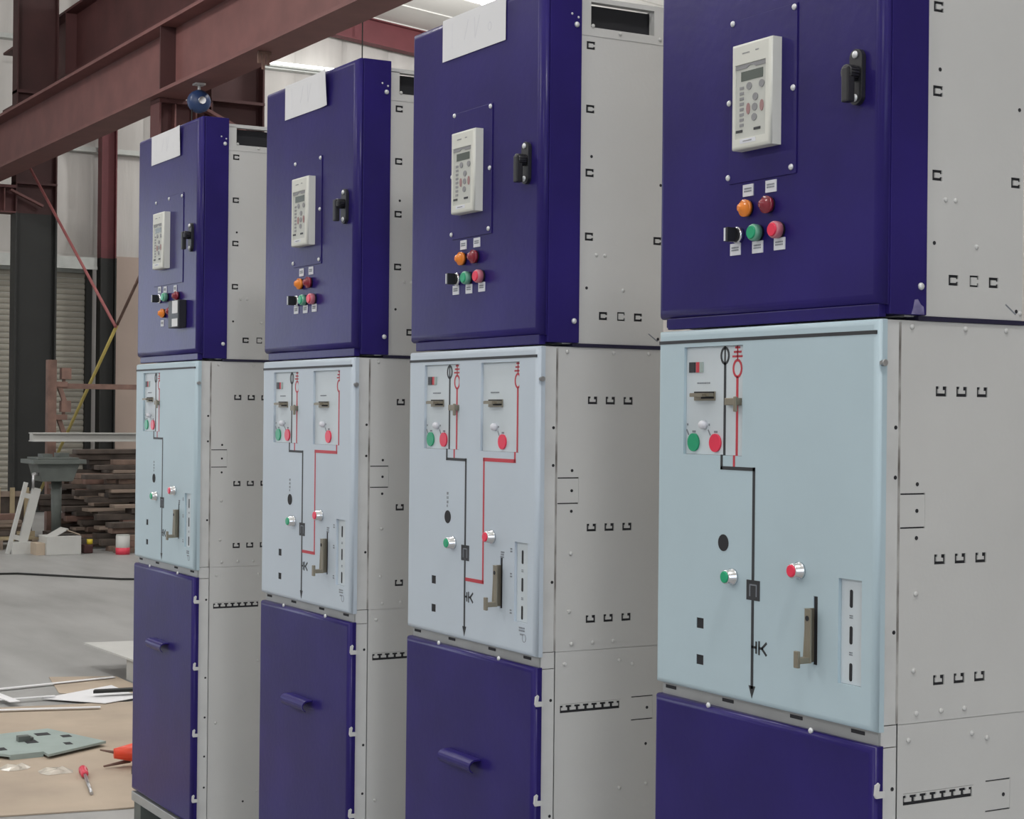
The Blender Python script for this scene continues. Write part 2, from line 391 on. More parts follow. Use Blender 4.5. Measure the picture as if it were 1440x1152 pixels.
def line(mb,pts,t,d0=-.0006,d1=.0004,fn=FRONT):
    for (a,b),(c,d) in zip(pts,pts[1:]):
        if abs(a-c)<1e-6: mb.prism([(a-t/2,min(b,d)-t/2),(a+t/2,min(b,d)-t/2),(a+t/2,max(b,d)+t/2),(a-t/2,max(b,d)+t/2)],fn,d0,d1)
        elif abs(b-d)<1e-6: mb.prism([(min(a,c)-t/2,b-t/2),(max(a,c)+t/2,b-t/2),(max(a,c)+t/2,b+t/2),(min(a,c)-t/2,b+t/2)],fn,d0,d1)
        else:
            L=math.hypot(c-a,d-b);nx,ny=-(d-b)/L*t/2,(c-a)/L*t/2
            mb.prism([(a+nx,b+ny),(c+nx,d+ny),(c-nx,d-ny),(a-nx,b-ny)],fn,d0,d1)
    return mb
def ell(cx,cz,rx,rz,n=20): return [(cx+rx*math.cos(2*PI*k/n),cz+rz*math.sin(2*PI*k/n)) for k in range(n)]
def ring(mb,cx,cz,rx,rz,t,d0,d1,n=20):
    o=ell(cx,cz,rx,rz,n);i=ell(cx,cz,rx-t,rz-t,n)
    for k in range(n):
        k2=(k+1)%n; mb.prism([o[k],o[k2],i[k2],i[k]],FRONT,d0,d1)
    return mb
def scrib(mb,x,z,w,rows,h=.004,d0=-.0006,d1=.0004,fn=FRONT,seed=0,gap=1.7):
    """tiny illegible print: rows of short dashes"""
    r=random.Random(seed)
    for j in range(rows):
        a=x;b=z-j*h*gap
        while a<x+w:
            l=min(r.uniform(.3,1.0)*h*1.4,x+w-a)
            if l>.0006: mb.prism([(a,b-h/2),(a+l,b-h/2),(a+l,b+h/2),(a,b+h/2)],fn,d0,d1)
            a+=l+h*.45
    return mb

def pilot(t,zo,u,z,lens,kind,lab=None,depth=.020):
    b=cached('bezel',lambda:MB().lathe((0,0,0),(0,-1,0),[(.0140,0),(.0140,.006),(.0130,.008)],20).mesh('bezel',M['black']))
    o=link('pilot_light' if kind=='light' else 'push_button',b,t,(u,zo[0],z+zo[1]))
    if kind=='light': f=lambda:MB().lathe((0,0,0),(0,-1,0),[(.0150,.004),(.0152,.012),(.0130,.010),(.0068,.0215),(.001,.022)],20)
    else: f=lambda:MB().lathe((0,0,0),(0,-1,0),[(.0115,.008),(.0115,.0195),(.0105,.0205)],20)
    l=link('lens',cached(('lens',kind,lens),lambda:f().mesh('lens',M[lens])),o)
    if kind=='button': link('collar',cached(('collar',lens),lambda:MB().lathe((0,0,0),(0,-1,0),[(.0148,.005),(.0150,.014),(.0138,.0170),(.0116,.0175)],20).mesh('collar',M['rim_'+lens])),o)
    if lab: o['label']=lab
    return o

def cabinet(key,label,loc,rz,zk,door_mat,two_windows,prints,special=False):
    t=thing('switchgear_cabinet',label,'cabinet',(loc[0],loc[1],0),rz,'switchgear cabinets in a row')
    zo=ZF+zk; Z=(0,0,zo)
    P=lambda name,key2,f,mats,bev=0,lab=None: _p(name,key2,f,mats,bev,lab)
    def _p(name,key2,f,mats,bev,lab):
        me=cached(key2 or name,lambda:f().mesh(name,mats,bev)); o=link(name,me,t,Z)
        if lab:o['label']=lab
        return o
    sub=lambda par,name,key2,f,mats,bev=0: link(name,cached(key2,lambda:f().mesh(name,mats,bev)),par)
    # carcass
    P('carcass','carcass',lambda:MB().box(.012,S-.012,.024,.745,-1.49,-.004),M['hole'])
    P('left_panel','leftp',lambda:MB().box(0,.006,.022,.75,-1.50,0),M['white'])
    P('rear_panel','rearp',lambda:MB().box(.006,S-.006,.746,.75,-1.50,0),M['white'])
    P('top_plate','topp',lambda:MB().box(.002,S-.002,.024,.75,-.006,0),M['white'])
    for s_,x0,x1 in(('l',.0,.02),('r',S-.02,S)):
        P('corner_post','post'+s_,lambda:MB().box(x0,x1,.0205,.0535,-1.50,-.688).box(x0,x1,.0205,.0535,-.6865,-.6525).box(x0,x1,.0205,.0535,-.651,-.001),M['post'],.0006)
    P('side_panel','sidemid',lambda:sheet(MB().box(S-.012,S-.009,.056,.75,-.6522,-.001),.056,.75,-.6522,-.001,S,.0025,side_holes_mid(),SIDE,-1),[M['white'],M['hole']])
    P('side_panel','sidelow',lambda:sheet(MB().box(S-.012,S-.009,.056,.75,-1.50,-.6529),.056,.75,-1.50,-.6529,S,.0025,side_holes_low(),SIDE,-1),[M['white'],M['hole']])
    P('seam_seal','seal',lambda:MB().box(S-.012,S+.0004,.0512,.0560,-.650,-.004),M['seal'])
    # bolts and holes on the side
    bolt=cached('bolt',lambda:MB().lathe((0,0,0),(1,0,0),[(.0045,0),(.0045,.0012),(.0034,.0030),(.0012,.0038)],10).mesh('bolt',M['white']))
    for v,z in((.0785,-.0105),(.1966,-.0103),(.2894,-.0103),(.0919,-.443),(.0888,-.567),(.0955,-.637),(.150,-.6364),(.202,-.6364),(.079,-.679),(.2195,-.679),(.254,-.6893),(.222,-.957),(.2925,-.955),(.0808,-1.146),(.222,-1.374)):
        link('bolt',bolt,t,(S,v,z+zo))
    dot=cached('dot',lambda:MB().cyl((0,0,0),(.0005,0,0),.0034,n=10).mesh('rivet_hole',M['hole']))
    for v,z in((.0935,-.2652),(.0931,-.3084),(.0927,-.3524),(.046,-.1735),(.046,-.254),(.046,-.503),(.0455,-.7545),(.0455,-1.0009),(.0445,-1.1262),(.0443,-1.2495),(.0443,-1.3474),(.2935,-.7877),(.291,-.867),(.175,-1.404)):
        link('rivet_hole',dot,t,(S,v,z+zo))
    # base
    P('base_frame','base',lambda:MB().box(-.002,.606,.0,.045,-1.500,-1.468).box(-.002,.606,.70,.75,-1.500,-1.468).box(-.002,.04,.045,.70,-1.500,-1.468).box(.566,.606,.045,.70,-1.500,-1.468),M['sill'],.003)
    for fx in(.0,.53):
        for fy in(.01,.65):
            o=obj('foot',MB().box(fx,fx+.07,fy,fy+.09,0,zo-1.500),M['bench'],t)
    # lower door
    P('lower_door','lowdoor',lambda:slab(0,W,-1.461,-.6823,-.002,.019,.011),[M['blue'],M['hole']])
    def pull():
        out=[];N=8
        for k in range(N+1):
            a=PI*.5-PI*.85*k/N; out.append((-.014-.018*math.cos(a),.004+.016*math.sin(a)))
        inn=[(a*.86-.002,b*.80) for a,b in reversed(out)]
        prof=[(0,.020),(-.014,.020)]+out[1:]+inn[:-1]+[(-.012,.016),(0,.016)]
        return MB().prism(prof,lambda a,b,d:(d,a,b-.934),.228,.380)
    P('pull_handle','pull',pull,M['blue'])
    clip=cached('clip',lambda:MB().prism([(.021,-.009),(.004,-.009),(.002,-.004),(.003,.012),(.008,.016),(.011,.013),(.009,.002),(.021,.001)],SIDE,W-.006,W+.0025).mesh('hinge_clip',M['post']))
    for z in(-.755,-.965,-1.175,-1.381): link('hinge_clip',clip,t,(0,0,z+zo))
    sc=cached('screwF',lambda:MB().lathe((0,0,0),(0,-1,0),[(.0055,0),(.0055,.0015),(.004,.0035),(.001,.0042)],10).mesh('screw',M['screw']))
    for u in(.164,.448): link('screw',sc,t,(u,.004,-.6815+zo))
    P('cable_sill','sill',lambda:MB().box(.004,.598,.016,.024,-.684,-.655),M['sill'])
    for u in(.03,.205,.395,.55): 
        link('sill_slot',cached('sillslot',lambda:MB().box(-.016,.016,.0150,.0165,-.671,-.665).mesh('sill_slot',M['hole'])),t,(u,0,zo))
    # mid door
    wins=[(.0835,.2585,-.2285,-.0318,.0065)]
    if two_windows: wins.append((.360,.5310,-.2285,-.0318,.0065))
    H=wins+[(.5175,.5735,-.592,-.4205,.007),(.1295,.151,-.5446,-.5256,.0012),(.130,.1515,-.6105,-.5926,.0012),(.4550,.4660,-.570,-.456,.002)]
    hm=lambda:slab(0,W,-.66,0,0,.0200,.010,H)
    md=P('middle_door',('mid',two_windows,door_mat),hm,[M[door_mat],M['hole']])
    for i,w in enumerate(wins):
        P('recess_plate',('rp',i),lambda:MB().box(w[0]+.0005,w[1]-.0005,w[4]-.0006,w[4]+.0002,w[2]+.0005,w[3]-.0005),M['plate'])
    P('slot_plate','rp3',lambda:MB().box(.518,.573,.0062,.0071,-.5915,-.421),M['plate'])
    P('header_stripe','stripe',lambda:MB().prism([(.004,-.0245),(.602,-.0245),(.602,-.0185),(.004,-.0185)],FRONT,-.0006,.003),M['ink'])
    D=.0059
    # first window
    P('indicator_flag','flag1',lambda:MB().box(.0935,.1115,D-.002,D,-.0785,-.0595),M['black'])
    P('indicator_flag','flag2',lambda:MB().box(.1150,.1255,D-.002,D,-.0785,-.0595),M['redink'])
    P('indicator_flag','flag3',lambda:MB().box(.1255,.1355,D-.002,D,-.0785,-.0595),M['greyplate'])
    def lever(u0): 
        return MB().box(u0,u0+.062,D-.003,D,-.1300,-.1135).box(u0+.002,u0+.060,D-.014,D-.003,-.1225,-.1165).box(u0+.012,u0+.05,D-.022,D-.014,-.1235,-.1175)
    def dark(u0): return MB().box(u0+.001,u0+.061,D-.0036,D-.003,-.117,-.1138).box(u0+.022,u0+.061,D-.0036,D-.003,-.1265,-.123)
    def knob(u): return MB().lathe((u,D,-.1741),(0,-1,0),[(.008,0),(.008,.008),(.0055,.012),(.001,.013)],14)
    def disc(u):
        return MB().cyl((u,D,-.2065),(u,D-.004,-.2065),.0165,n=22)
    def discmark(u):
        return MB().box(u-.006,u+.004,D-.0006,D,-.1885,-.1848).obox((u-.0205,D,-.188),(.003,.001,.012),Matrix.Rotation(-.6,3,'Y')).box(u-.0225,u-.019,D-.0006,D,-.176,-.172)
    def mech(i,u_lev,u_kn,discs):
        o=P('switch_lever',('lev',i),lambda:lever(u_lev),M['brass'],0)
        sub(o,'lever_slot',('levd',i),lambda:dark(u_lev),M['hole'])
        P('knob',('kn',i),lambda:knob(u_kn),M['tag'])
        for j,(u,c) in enumerate(discs):
            q=P('disc_button',('disc',i,j),lambda:disc(u),M[c]); sub(q,'disc_mark',('dm',i,j),lambda:discmark(u),M['grey_ink'])
        P('switch_print',('mp',i),lambda:scrib(MB(),u_lev+.006,-.098,.04,1,.0028,D-.0005,D,seed=3),M['grey_ink'])
    mech(0,.111,.142,[(.1095,'green'),(.1755,'red')])
    P('keylock_latch','latch',lambda:MB().box(.211,.250,-.004,D,-.1385,-.1255).box(.243,.2505,-.009,-.004,-.150,-.123),M['brass'],.0015)
    if two_windows:
        mech(1,.389,.4195,[(.4525,'red')])
    # single line diagram
    def dia():
        mb=MB()
        line(mb,[(.2005,-.066),(.2005,-.2275)],.0062,D-.0006,D)
        ring(mb,.2000,-.0495,.0135,.0165,.0048,D-.0006,D); line(mb,[(.2,-.0345),(.2,-.0645)],.004,D-.0006,D)
        line(mb,[(.2005,-.2300),(.2005,-.2505)],.0062); line(mb,[(.2005,-.2505),(.2935,-.2505)],.0062); line(mb,[(.2935,-.2505),(.2935,-.63)],.0068)
        mb.prism([(.2845,-.628),(.3025,-.628),(.2935,-.650)],FRONT,-.0006,.0004)
        mb.prism([(.2760,-.4788),(.3130,-.4788),(.3130,-.4438),(.2760,-.4438)],FRONT,-.0007,.0004)
        line(mb,[(.2935,-.5600),(.3045,-.5600)],.0042); line(mb,[(.3045,-.5515),(.3045,-.5685)],.0042)
        line(mb,[(.3125,-.5500),(.3125,-.5700)],.0042); line(mb,[(.3135,-.5600),(.3220,-.5600)],.0042)
        line(mb,[(.3200,-.5600),(.3330,-.5490)],.0042); line(mb,[(.3200,-.5600),(.3330,-.5710)],.0042)
        return mb
    o=P('busbar_diagram','dia',dia,M['ink'])
    sub(o,'breaker_symbol','brk',lambda:line(MB(),[(.286,-.471),(.286,-.452),(.304,-.452),(.304,-.471)],.0022,-.0012,-.0006),M['grey_ink'])
    def rdia(u,jn):
        mb=MB()
        line(mb,[(u,-.0905),(u,-.2275)],.0060,D-.0006,D); ring(mb,u,-.0730,.0140,.0170,.0045,D-.0006,D)
        line(mb,[(u,-.0560),(u,-.0340)],.0030,D-.0006,D)
        for k,(w,z) in enumerate(((.026,-.0515),(.018,-.0435),(.010,-.0355))): line(mb,[(u-w/2,z),(u+w/2,z)],.0036,D-.0006,D)
        if jn: line(mb,[(u,-.2300),(u,-.2450)],.0055)
        return mb
    P('earth_diagram','rdia1',lambda:rdia(.2365,True),M['redink'])
    if two_windows:
        def r2_():
            mb=rdia(.5150,False); line(mb,[(.5155,-.2300),(.5155,-.2470)],.006); line(mb,[(.5155,-.2470),(.378,-.2470)],.008); line(mb,[(.378,-.2470),(.378,-.5205)],.006); line(mb,[(.378,-.5205),(.2985,-.5205)],.008); return mb
        P('earth_diagram','rdia2',r2_,M['redink'])
    P('round_opening','rhole',lambda:MB().cyl((.2079,-.0008,-.3842),(.2079,.0005,-.3842),.0150,n=24),M['hole'])
    for u,z,c in((.2365,-.4425,'green'),(.4195,-.4165,'red')):
        b=link('push_button',cached('chbase',lambda:MB().lathe((0,0,0),(0,-1,0),[(.0150,0),(.0150,.004),(.0128,.005),(.0128,.017),(.0110,.0185)],22).mesh('push_button',M['chrome'])),t,(u,0,z+zo))
        link('cap',cached(('chcap',c),lambda:MB().lathe((0,0,0),(0,-1,0),[(.0105,.017),(.0105,.0205),(.009,.0215)],20).mesh('cap',M[c])),b)
    def lev2():
        mb=MB().box(.4505,.4555,-.016,.004,-.566,-.476).box(.4505,.4665,-.016,-.012,-.566,-.476)
        mb.box(.4515,.4655,-.036,-.014,-.566,-.556).box(.4530,.4640,-.040,-.034,-.573,-.545)
        return mb
    o=P('operating_lever','oplever',lev2,M['brass'],.0012)
    sub(o,'lever_hole','levhole',lambda:MB().cyl((.4585,-.0166,-.492),(.4585,-.0158,-.492),.0045,n=12),M['hole'])
    for z in(-.4523,-.5117,-.5717):
        link('oval_slot',cached('oval',lambda:MB().prism([(.5422+.0036*math.cos(a),(.0112 if math.sin(a)>0 else -.0112)+.0036*math.sin(a)) for a in[2*PI*k/16+.01 for k in range(16)]],FRONT,.0056,.0064).mesh('oval_slot',M['hole'])),t,(0,0,z+zo))
    P('slot_print','sprint',lambda:scrib(scrib(MB(),.538,-.480,.008,2,.002,.0057,.0062,seed=5),.538,-.540,.008,2,.002,.0057,.0062,seed=6),M['grey_ink'])
    P('door_catch','catch',lambda:MB().cyl((W-.001,.011,-.0702),(W+.006,.011,-.0702),.0055,n=10).box(W,W+.004,.004,.0175,-.073,-.0675),M['steel'])
    if prints:
        def pr():
            mb=MB(); 
            for k,zz in enumerate((-.330,-.340,-.350,-.359)): scrib(mb,.203,zz,.007,1,.006,seed=k)
            for zz in(-.441,-.495,-.574): scrib(mb,.500,zz+.004,.008,2,.0034,seed=int(-zz*1000))
            scrib(mb,.459,-.447,.014,3,.0036,seed=9,gap=1.5)
            scrib(mb,.540,-.603,.024,2,.0035,seed=12); scrib(mb,.545,-.617,.014,1,.0035,seed=13); ring(mb,.562,-.624,.008,.009,.0012,-.0006,.0004,12)
            return mb
        P('door_print','prints',pr,M['grey_ink'])
    # ---------------- upper compartment
    P('upper_body','ubody',lambda:MB().box(.004,S-.008,.07,.322,.006,.684),M['white'])
    P('upper_side_panel','uside',lambda:sheet(MB().box(S-.008,S-.0065,.10,.327,.008,.690),.10,.327,.008,.690,S,.0025,side_holes_top(),SIDE,-1),[M['white'],M['hole']],0)
    P('shadow_gap_strip','shgap',lambda:MB().box(.01,S+.003,.09,.33,.0,.0075),M['blue_in'])  # dark strip painted as the shadow gap under the upper panel
    def toprail():
        mb=MB().box(S-.003,S+.0012,.10,.327,.672,.6905)          # folded flange
        return mb
    P('top_flange','tflange',toprail,M['white'])
    def frame():
        mb=MB()
        for x0,x1 in((.004,.024),(S-.022,S-.002)):
            mb.box(x0,x1,.10,.132,.684,.748).box(x0,x1,.297,.327,.684,.748).box(x0,x1,.10,.327,.746,.7565)
        mb.box(.004,S-.002,.297,.327,.746,.7565); return mb
    P('open_top_frame','otf',frame,M['white'])
    P('dark_interior_fill','dkfill',lambda:MB().box(.03,S-.026,.105,.322,.684,.744),M['hole'])  # dark block added; shade inside the open top put into its colour
    for v,z in((.1349,.6935),(.205,.684),(.31,.684)): link('bolt',bolt,t,(S+.0012,v,z+zo))
    for v,z in((.1257,.1279),(.135,.4119),(.3165,.363),(.313,.023)): link('rivet_hole',dot,t,(S,v,z+zo))
    for v,z in((.2203,.1268),(.150,.20),(.172,.20),(.322,.02)): link('bolt',bolt,t,(S-.001,v,z+zo))
    P('blue_housing','bhouse',lambda:MB().box(-.009,W,.0245,.1037,.0083,.772),M['blue'],.002)
    P('housing_ledge','ledge',lambda:MB().box(.015,W-.01,.010,.026,.0035,.0245),M['blue'],.002)
    P('upper_door','updoor',lambda:slab(-.0109,W-.001,.0234,.7715,.0043,.0232,.0165,n=5),[M['blue'],M['hole']])
    sc2=cached('screwS',lambda:MB().lathe((0,0,0),(1,0,0),[(.0062,0),(.0062,.0015),(.0045,.004),(.001,.005)],12).mesh('screw',M['screw']))
    for v,z in((.090,.690),(.090,.055)): link('screw',sc2,t,(W,v,z+zo))
    sc3=cached('screwS3',lambda:MB().lathe((0,0,0),(1,0,0),[(.0028,0),(.0026,.001),(.001,.0018)],8).mesh('screw',M['screw']))
    for v,z in((.094,.706),(.078,.712)): link('screw',sc3,t,(W,v,z+zo))
    # relay plate
    if special: pu0,pu1=.178,.468; scr=((.1964,.536),(.329,.537),(.458,.534))
    else: pu0,pu1=.2105,.3965; scr=((.2191,.5412),(.3895,.5385),(.3880,.4016),(.3845,.267),(.2095,.2674),(.2106,.4007))
    DV=.0043
    P('relay_plate',('rplate',special),lambda:MB().box(pu0,pu1,DV-.0022,DV,.2555,.5455),M['blue'],.0008)
    for u,z in scr: link('screw',sc,t,(u,DV-.0022,z+zo))
    ru=.232 if special else .2475; rw=.1085; rz0,rz1=.309,.494; rv=DV-.0022
    def relay():
        mb=slab(ru,ru+rw,rz0,rz1,rv-.0245,rv,.0055,[(ru+.10*rw,ru+.88*rw,rz1-.90*(rz1-rz0),rz1-.20*(rz1-rz0),.0018)],3); return mb
    ro=P('protection_relay',('relay',special),relay,[M['relay'],M['relay_face']],0,'ivory relay with grey display and keypad')
    fa=lambda a:ru+a*rw; fb=lambda b:rz1-b*(rz1-rz0); fv=rv-.0245+.0018
    sub(ro,'display',('lcd',special),lambda:MB().box(fa(.24),fa(.80),fv-.0006,fv,fb(.362),fb(.272)),M['lcd'])
    sub(ro,'display_hood',('hood',special),lambda:MB().prism([(fa(.11),fb(.205)),(fa(.87),fb(.205)),(fa(.87),fb(.245)),(fa(.62),fb(.245)),(fa(.55),fb(.225)),(fa(.45),fb(.225)),(fa(.38),fb(.245)),(fa(.11),fb(.245))],FRONT,fv-.0012,fv),M['key'])
    keym=cached(('keym'),lambda:MB().prism(ell(0,0,.0072,.0066,14),FRONT,-.0014,0).mesh('key',M['key']))
    keyv=cached(('keyv'),lambda:MB().prism(ell(0,0,.0048,.0098,14),FRONT,-.0014,0).mesh('key',M['keyred']))
    for a,b in((.45,.418),(.77,.42),(.61,.53),(.595,.625),(.585,.72)): link('key',keym,ro,(fa(a),fv,fb(b)))
    for a,b in((.43,.63),(.775,.625)): link('key',keyv,ro,(fa(a),fv,fb(b)))
    ledm=cached('ledm',lambda:MB().box(-.0055,.0055,-.0010,0,-.0024,.0024).mesh('indicator_led',M['key']))
    for k in range(8): link('indicator_led',ledm,ro,(fa(.26),fv,fb(.425+k*.05)))
    for a in(.20,.66): link('indicator_led',cached('barm',lambda:MB().box(-.009,.009,-.001,0,-.0022,.0022).mesh('indicator_led',M['ink'])),ro,(fa(a),fv,fb(.83)))
    sub(ro,'nameplate',('npl',special),lambda:MB().box(fa(.24),fa(.64),rv-.0249,rv-.0244,fb(.95),fb(.91)),M['tag'])
    sub(ro,'relay_print',('rpr',special),lambda:scrib(scrib(scrib(MB(),fa(.28),fb(.10),.02,1,.0022,rv-.0249,rv-.0244,seed=1),fa(.62),fb(.095),.010,1,.0022,rv-.0249,rv-.0244,seed=2),fa(.32),fb(.93),.024,1,.0018,rv-.0253,rv-.0248,seed=4),M['key'])
    # latch handle
    hu,hz=.5515,.3925
    lh=P('latch_handle','lhbase',lambda:MB().prism([(hu-.014+0*k,0) for k in range(0)] or [(hu+.0155*math.cos(a),hz+(.030 if math.sin(a)>0 else -.030)+.0155*math.sin(a)) for a in[2*PI*k/20+.01 for k in range(20)]],FRONT,DV-.009,DV),M['black'],.001)
    def wing():
        mb=MB().cyl((hu,DV-.009,hz+.006),(hu,DV-.030,hz+.006),.013,n=16)
        if key in(1,2): mb.box(hu-.008,hu+.008,DV-.036,DV-.022,hz-.040,hz+.016).box(hu-.012,hu+.020,DV-.034,DV-.024,hz-.004,hz+.012)
        else: mb.box(hu-.006,hu+.010,DV-.034,DV-.018,hz-.043,hz+.014)
        return mb
    sub(lh,'wing',('wing',key in(1,2)),wing,M['black'],.003)
    for dz in(.036,-.034): link('screw',cached('screwL',lambda:MB().lathe((0,0,0),(0,-1,0),[(.0062,0),(.0062,.002),(.004,.004),(.001,.0048)],12).mesh('screw',M['screw'])),lh,(hu,DV-.009,hz+dz))
    # pilot lights, buttons, tags
    q=(DV,zo)
    tg=cached('tagm',lambda:MB().box(-.0145,.0145,DV-.002,DV,-.0105,.0105).mesh('legend_tag',M['tag']))
    tp=cached('tagp',lambda:scrib(MB(),-.010,.003,.020,2,.0028,DV-.0025,DV-.0019,seed=21,gap=1.6).mesh('legend_print',M['grey_ink']))
    def tagp(u,z): 
        o=link('legend_tag',tg,t,(u,0,z+zo)); link('legend_print',tp,o)
    def selector(u,z):
        o=link('selector_switch',cached('selb',lambda:MB().lathe((0,0,0),(0,-1,0),[(.0150,0),(.0150,.006),(.0135,.009)],20).mesh('selector_switch',M['chrome'])),t,(u,DV,z+zo))
        link('selector_knob',cached('selk',lambda:MB().cyl((0,-.009,0),(0,-.012,0),.0125,n=18).box(-.005,.005,-.030,-.012,-.0125,.0125).mesh('selector_knob',M['black'],)),o)
        link('selector_pointer',cached('selp',lambda:MB().box(-.0052,-.001,-.0308,-.030,-.0115,.0115).mesh('selector_pointer',M['tag'])),o)
    if not special:
        pilot(t,q,.266,.208,'amber','light'); pilot(t,q,.3255,.2085,'darkred','light')
        selector(.240,.163); pilot(t,q,.296,.1625,'green','button'); pilot(t,q,.3535,.1625,'red','button')
        for u,z in((.2654,.240),(.3287,.2407),(.2304,.1385),(.2934,.138),(.3534,.139)): tagp(u,z)
    else:
        selector(.245,.213); pilot(t,q,.316,.2145,'green','button'); pilot(t,q,.424,.213,'darkred','light'); pilot(t,q,.285,.163,'amber','light'); pilot(t,q,.362,.166,'darkred','light')
        for u,z in((.2362,.2435),(.2935,.2410),(.3942,.2390),(.2674,.1313)): tagp(u,z)
        o=P('test_switch','tsw',lambda:MB().box(.405,.505,DV-.028,DV,.108,.197),M['black'],.003,'black test switch with white labels')
        sub(o,'white_label','tsl1',lambda:MB().box(.447,.498,DV-.0290,DV-.0275,.154,.1945),M['paper']); sub(o,'white_label','tsl2',lambda:MB().box(.445,.498,DV-.0290,DV-.0275,.112,.137),M['paper'])
    P('corner_notch','notch',lambda:line(MB(),[(.288,.034),(.312,.018)],.0022,S-.0002,S+.0005,SIDE),M['grey_ink'])
    if key==4: P('paint_scuff','scuff',lambda:MB().prism([(.070,.0095),(.098,.0095),(.0965,.022),(.090,.026),(.084,.034),(.077,.033),(.074,.020)],SIDE,W-.0002,W+.0004),M['scuff'],0,'pale worn patch')
    return t

cabs={1:((-3.1314,.0073),-.0090,-.0005),2:((-1.9699,.0024),-.0026,-.0163),3:((-1.0541,.0073),-.0061,-.0129),4:((0,0),0,0)}
LB={1:'farthest switchgear cabinet, with black test switch and white labels beside its pilot lights',
    2:'second cabinet from the left, taped paper with a curled right edge on its blue door',
    3:'third cabinet from the left, flat taped paper and two windows in its middle door',
    4:'nearest switchgear cabinet, aqua middle door with a single window and no paper on top'}
for kk,(l,a,z) in cabs.items():
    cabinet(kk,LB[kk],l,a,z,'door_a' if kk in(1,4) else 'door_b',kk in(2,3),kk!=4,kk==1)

# papers taped to the upper doors
def paper(kk,u0,u1,z0,z1,curl,lab):
    l,a,zk=cabs[kk]; mb=MB(); n=10
    pt=lambda i,j,d:(u0+(u1-u0)*i/n-(curl*.4*(1-j) if i==n else 0), -.0012+.0043-.0009-d-curl*max(0,(i/n-.72)/.28)**2*(.5+.8*j), z0+(z1-z0)*j)
    for i in range(n):
        for d in(0,.0004): mb.face([pt(i,0,d),pt(i+1,0,d),pt(i+1,1,d),pt(i,1,d)])
        for j in(0,1): mb.face([pt(i,j,0),pt(i+1,j,0),pt(i+1,j,.0004),pt(i,j,.0004)])
    for i in(0,n): mb.face([pt(i,0,0),pt(i,1,0),pt(i,1,.0004),pt(i,0,.0004)])
    o=obj('paper_sheet',mb,M['paper'],None,(l[0],l[1],ZF+zk),0,(0,0,a)); tag(o,lab,'paper','papers taped to the blue doors')
    s=MB();d0,d1=.0043-.0027,.0043-.0023
    w=u1-u0
    for (x0,y0,x1,y1) in((.16,.85,.16,.25),(.36,.35,.42,.8),(.52,.8,.53,.3),(.53,.3,.60,.8)):
        line(s,[(u0+w*x0,z0+(z1-z0)*y0),(u0+w*x1+.0002,z0+(z1-z0)*y1)],.0022,d0,d1)
    ring(s,u0+w*.76,z0+(z1-z0)*.45,.008,.010,.002,d0,d1,14)
    obj('pencil_marks',s,M['pencil'],o)
paper(1,.140,.439,.667,.764,.004,'white paper taped high on the farthest cabinet\'s blue door')
paper(2,.140,.440,.673,.769,.010,'white paper with curled right edge on the second cabinet')
paper(3,.155,.4525,.675,.772,.0,'flat white paper taped to the third cabinet under the bright lamp')

# ------------------------------------------------------------------ things lying on the floor
def sheet_thing(name,lab,cat,pts,z0,z1,m,group=None):
    mb=MB().prism(pts,FLAT,z0,z1); return tag(obj(name,mb,M[m]),lab,cat,group)
sheet_thing('cardboard_sheet','large flat tan cardboard sheet on the floor left of the cabinets','cardboard',[(-6.05,-.7),(-5.75,.95),(-4.6,1.0),(-3.45,.6),(-3.52,.05),(-3.62,-.45),(-3.7,-.9)],.001,.006,'cardboard')
sheet_thing('cardboard_sheet','smaller cardboard piece behind the white papers','cardboard',[(-6.75,.72),(-6.62,1.05),(-6.0,1.05),(-5.9,.85),(-6.2,.62)],.0005,.0045,'cardboard')
sheet_thing('white_sheet','crumpled pair of white paper sheets on the cardboard edge','paper',[(-6.02,.48),(-6.28,.92),(-5.98,.93),(-5.85,.95),(-5.74,.72)],.009,.012,'paper')
sheet_thing('grey_strip','dark grey strip lying across the white papers','strip',[(-5.98,.74),(-5.94,.72),(-5.86,1.25),(-5.92,1.27)],.03,.045,'steel_grey')
bx=thing('white_carton','white carton with a wide pale lid beside the farthest cabinet','box',(-6.45,1.50,0))
obj('body',MB().box(-.05,.40,-.43,.4,0,.13),M['whiteboard'],bx,bevel=.004)
obj('lid',MB().prism([(-.60,-.50),(.42,-.46),(.42,.55),(-.42,.55)],FLAT,.1305,.140),M['whiteboard'],bx)
for i,(a,b,w,lab) in enumerate((((-6.32,-.1),(-6.55,1.02),.03,'white packing band at the back edge of the cardboard'),((-5.80,.05),(-5.62,.66),.03,'white packing band along the front of the papers'),((-6.02,-.1),(-6.02,.55),.025,'white packing band between the other two bands'),((-6.32,.28),(-5.9,.32),.05,'short thick white band joining the long bands'))):
    d=(Vector(b)-Vector(a));L=d.length;an=math.atan2(d.y,d.x)
    o=obj('packing_band',MB().obox((0,0,0),(L,w,.004),0),M['paper'],None,((a[0]+b[0])/2,(a[1]+b[1])/2,.011+i*.0045),0,(0,0,an)); tag(o,lab,'band')
gpl=thing('mounting_plate','grey metal mounting plate with dark cut-outs lying on the cardboard','plate',(-4.85,.08,.006))
mp=MB().prism([(-.15,-.42),(.28,-.12),(.27,.02),(.34,.02),(.16,.32),(-.25,.18),(-.22,.0)],FLAT,.012,.022)
mp.prism([(.25,-.12),(.28,-.12),(.27,.02),(.24,.02)],FLAT,0,.0125).prism([(-.22,0),(-.25,.18),(-.21,.18),(-.19,0)],FLAT,0,.0125)
obj('plate',mp,M['greyplate'],gpl)
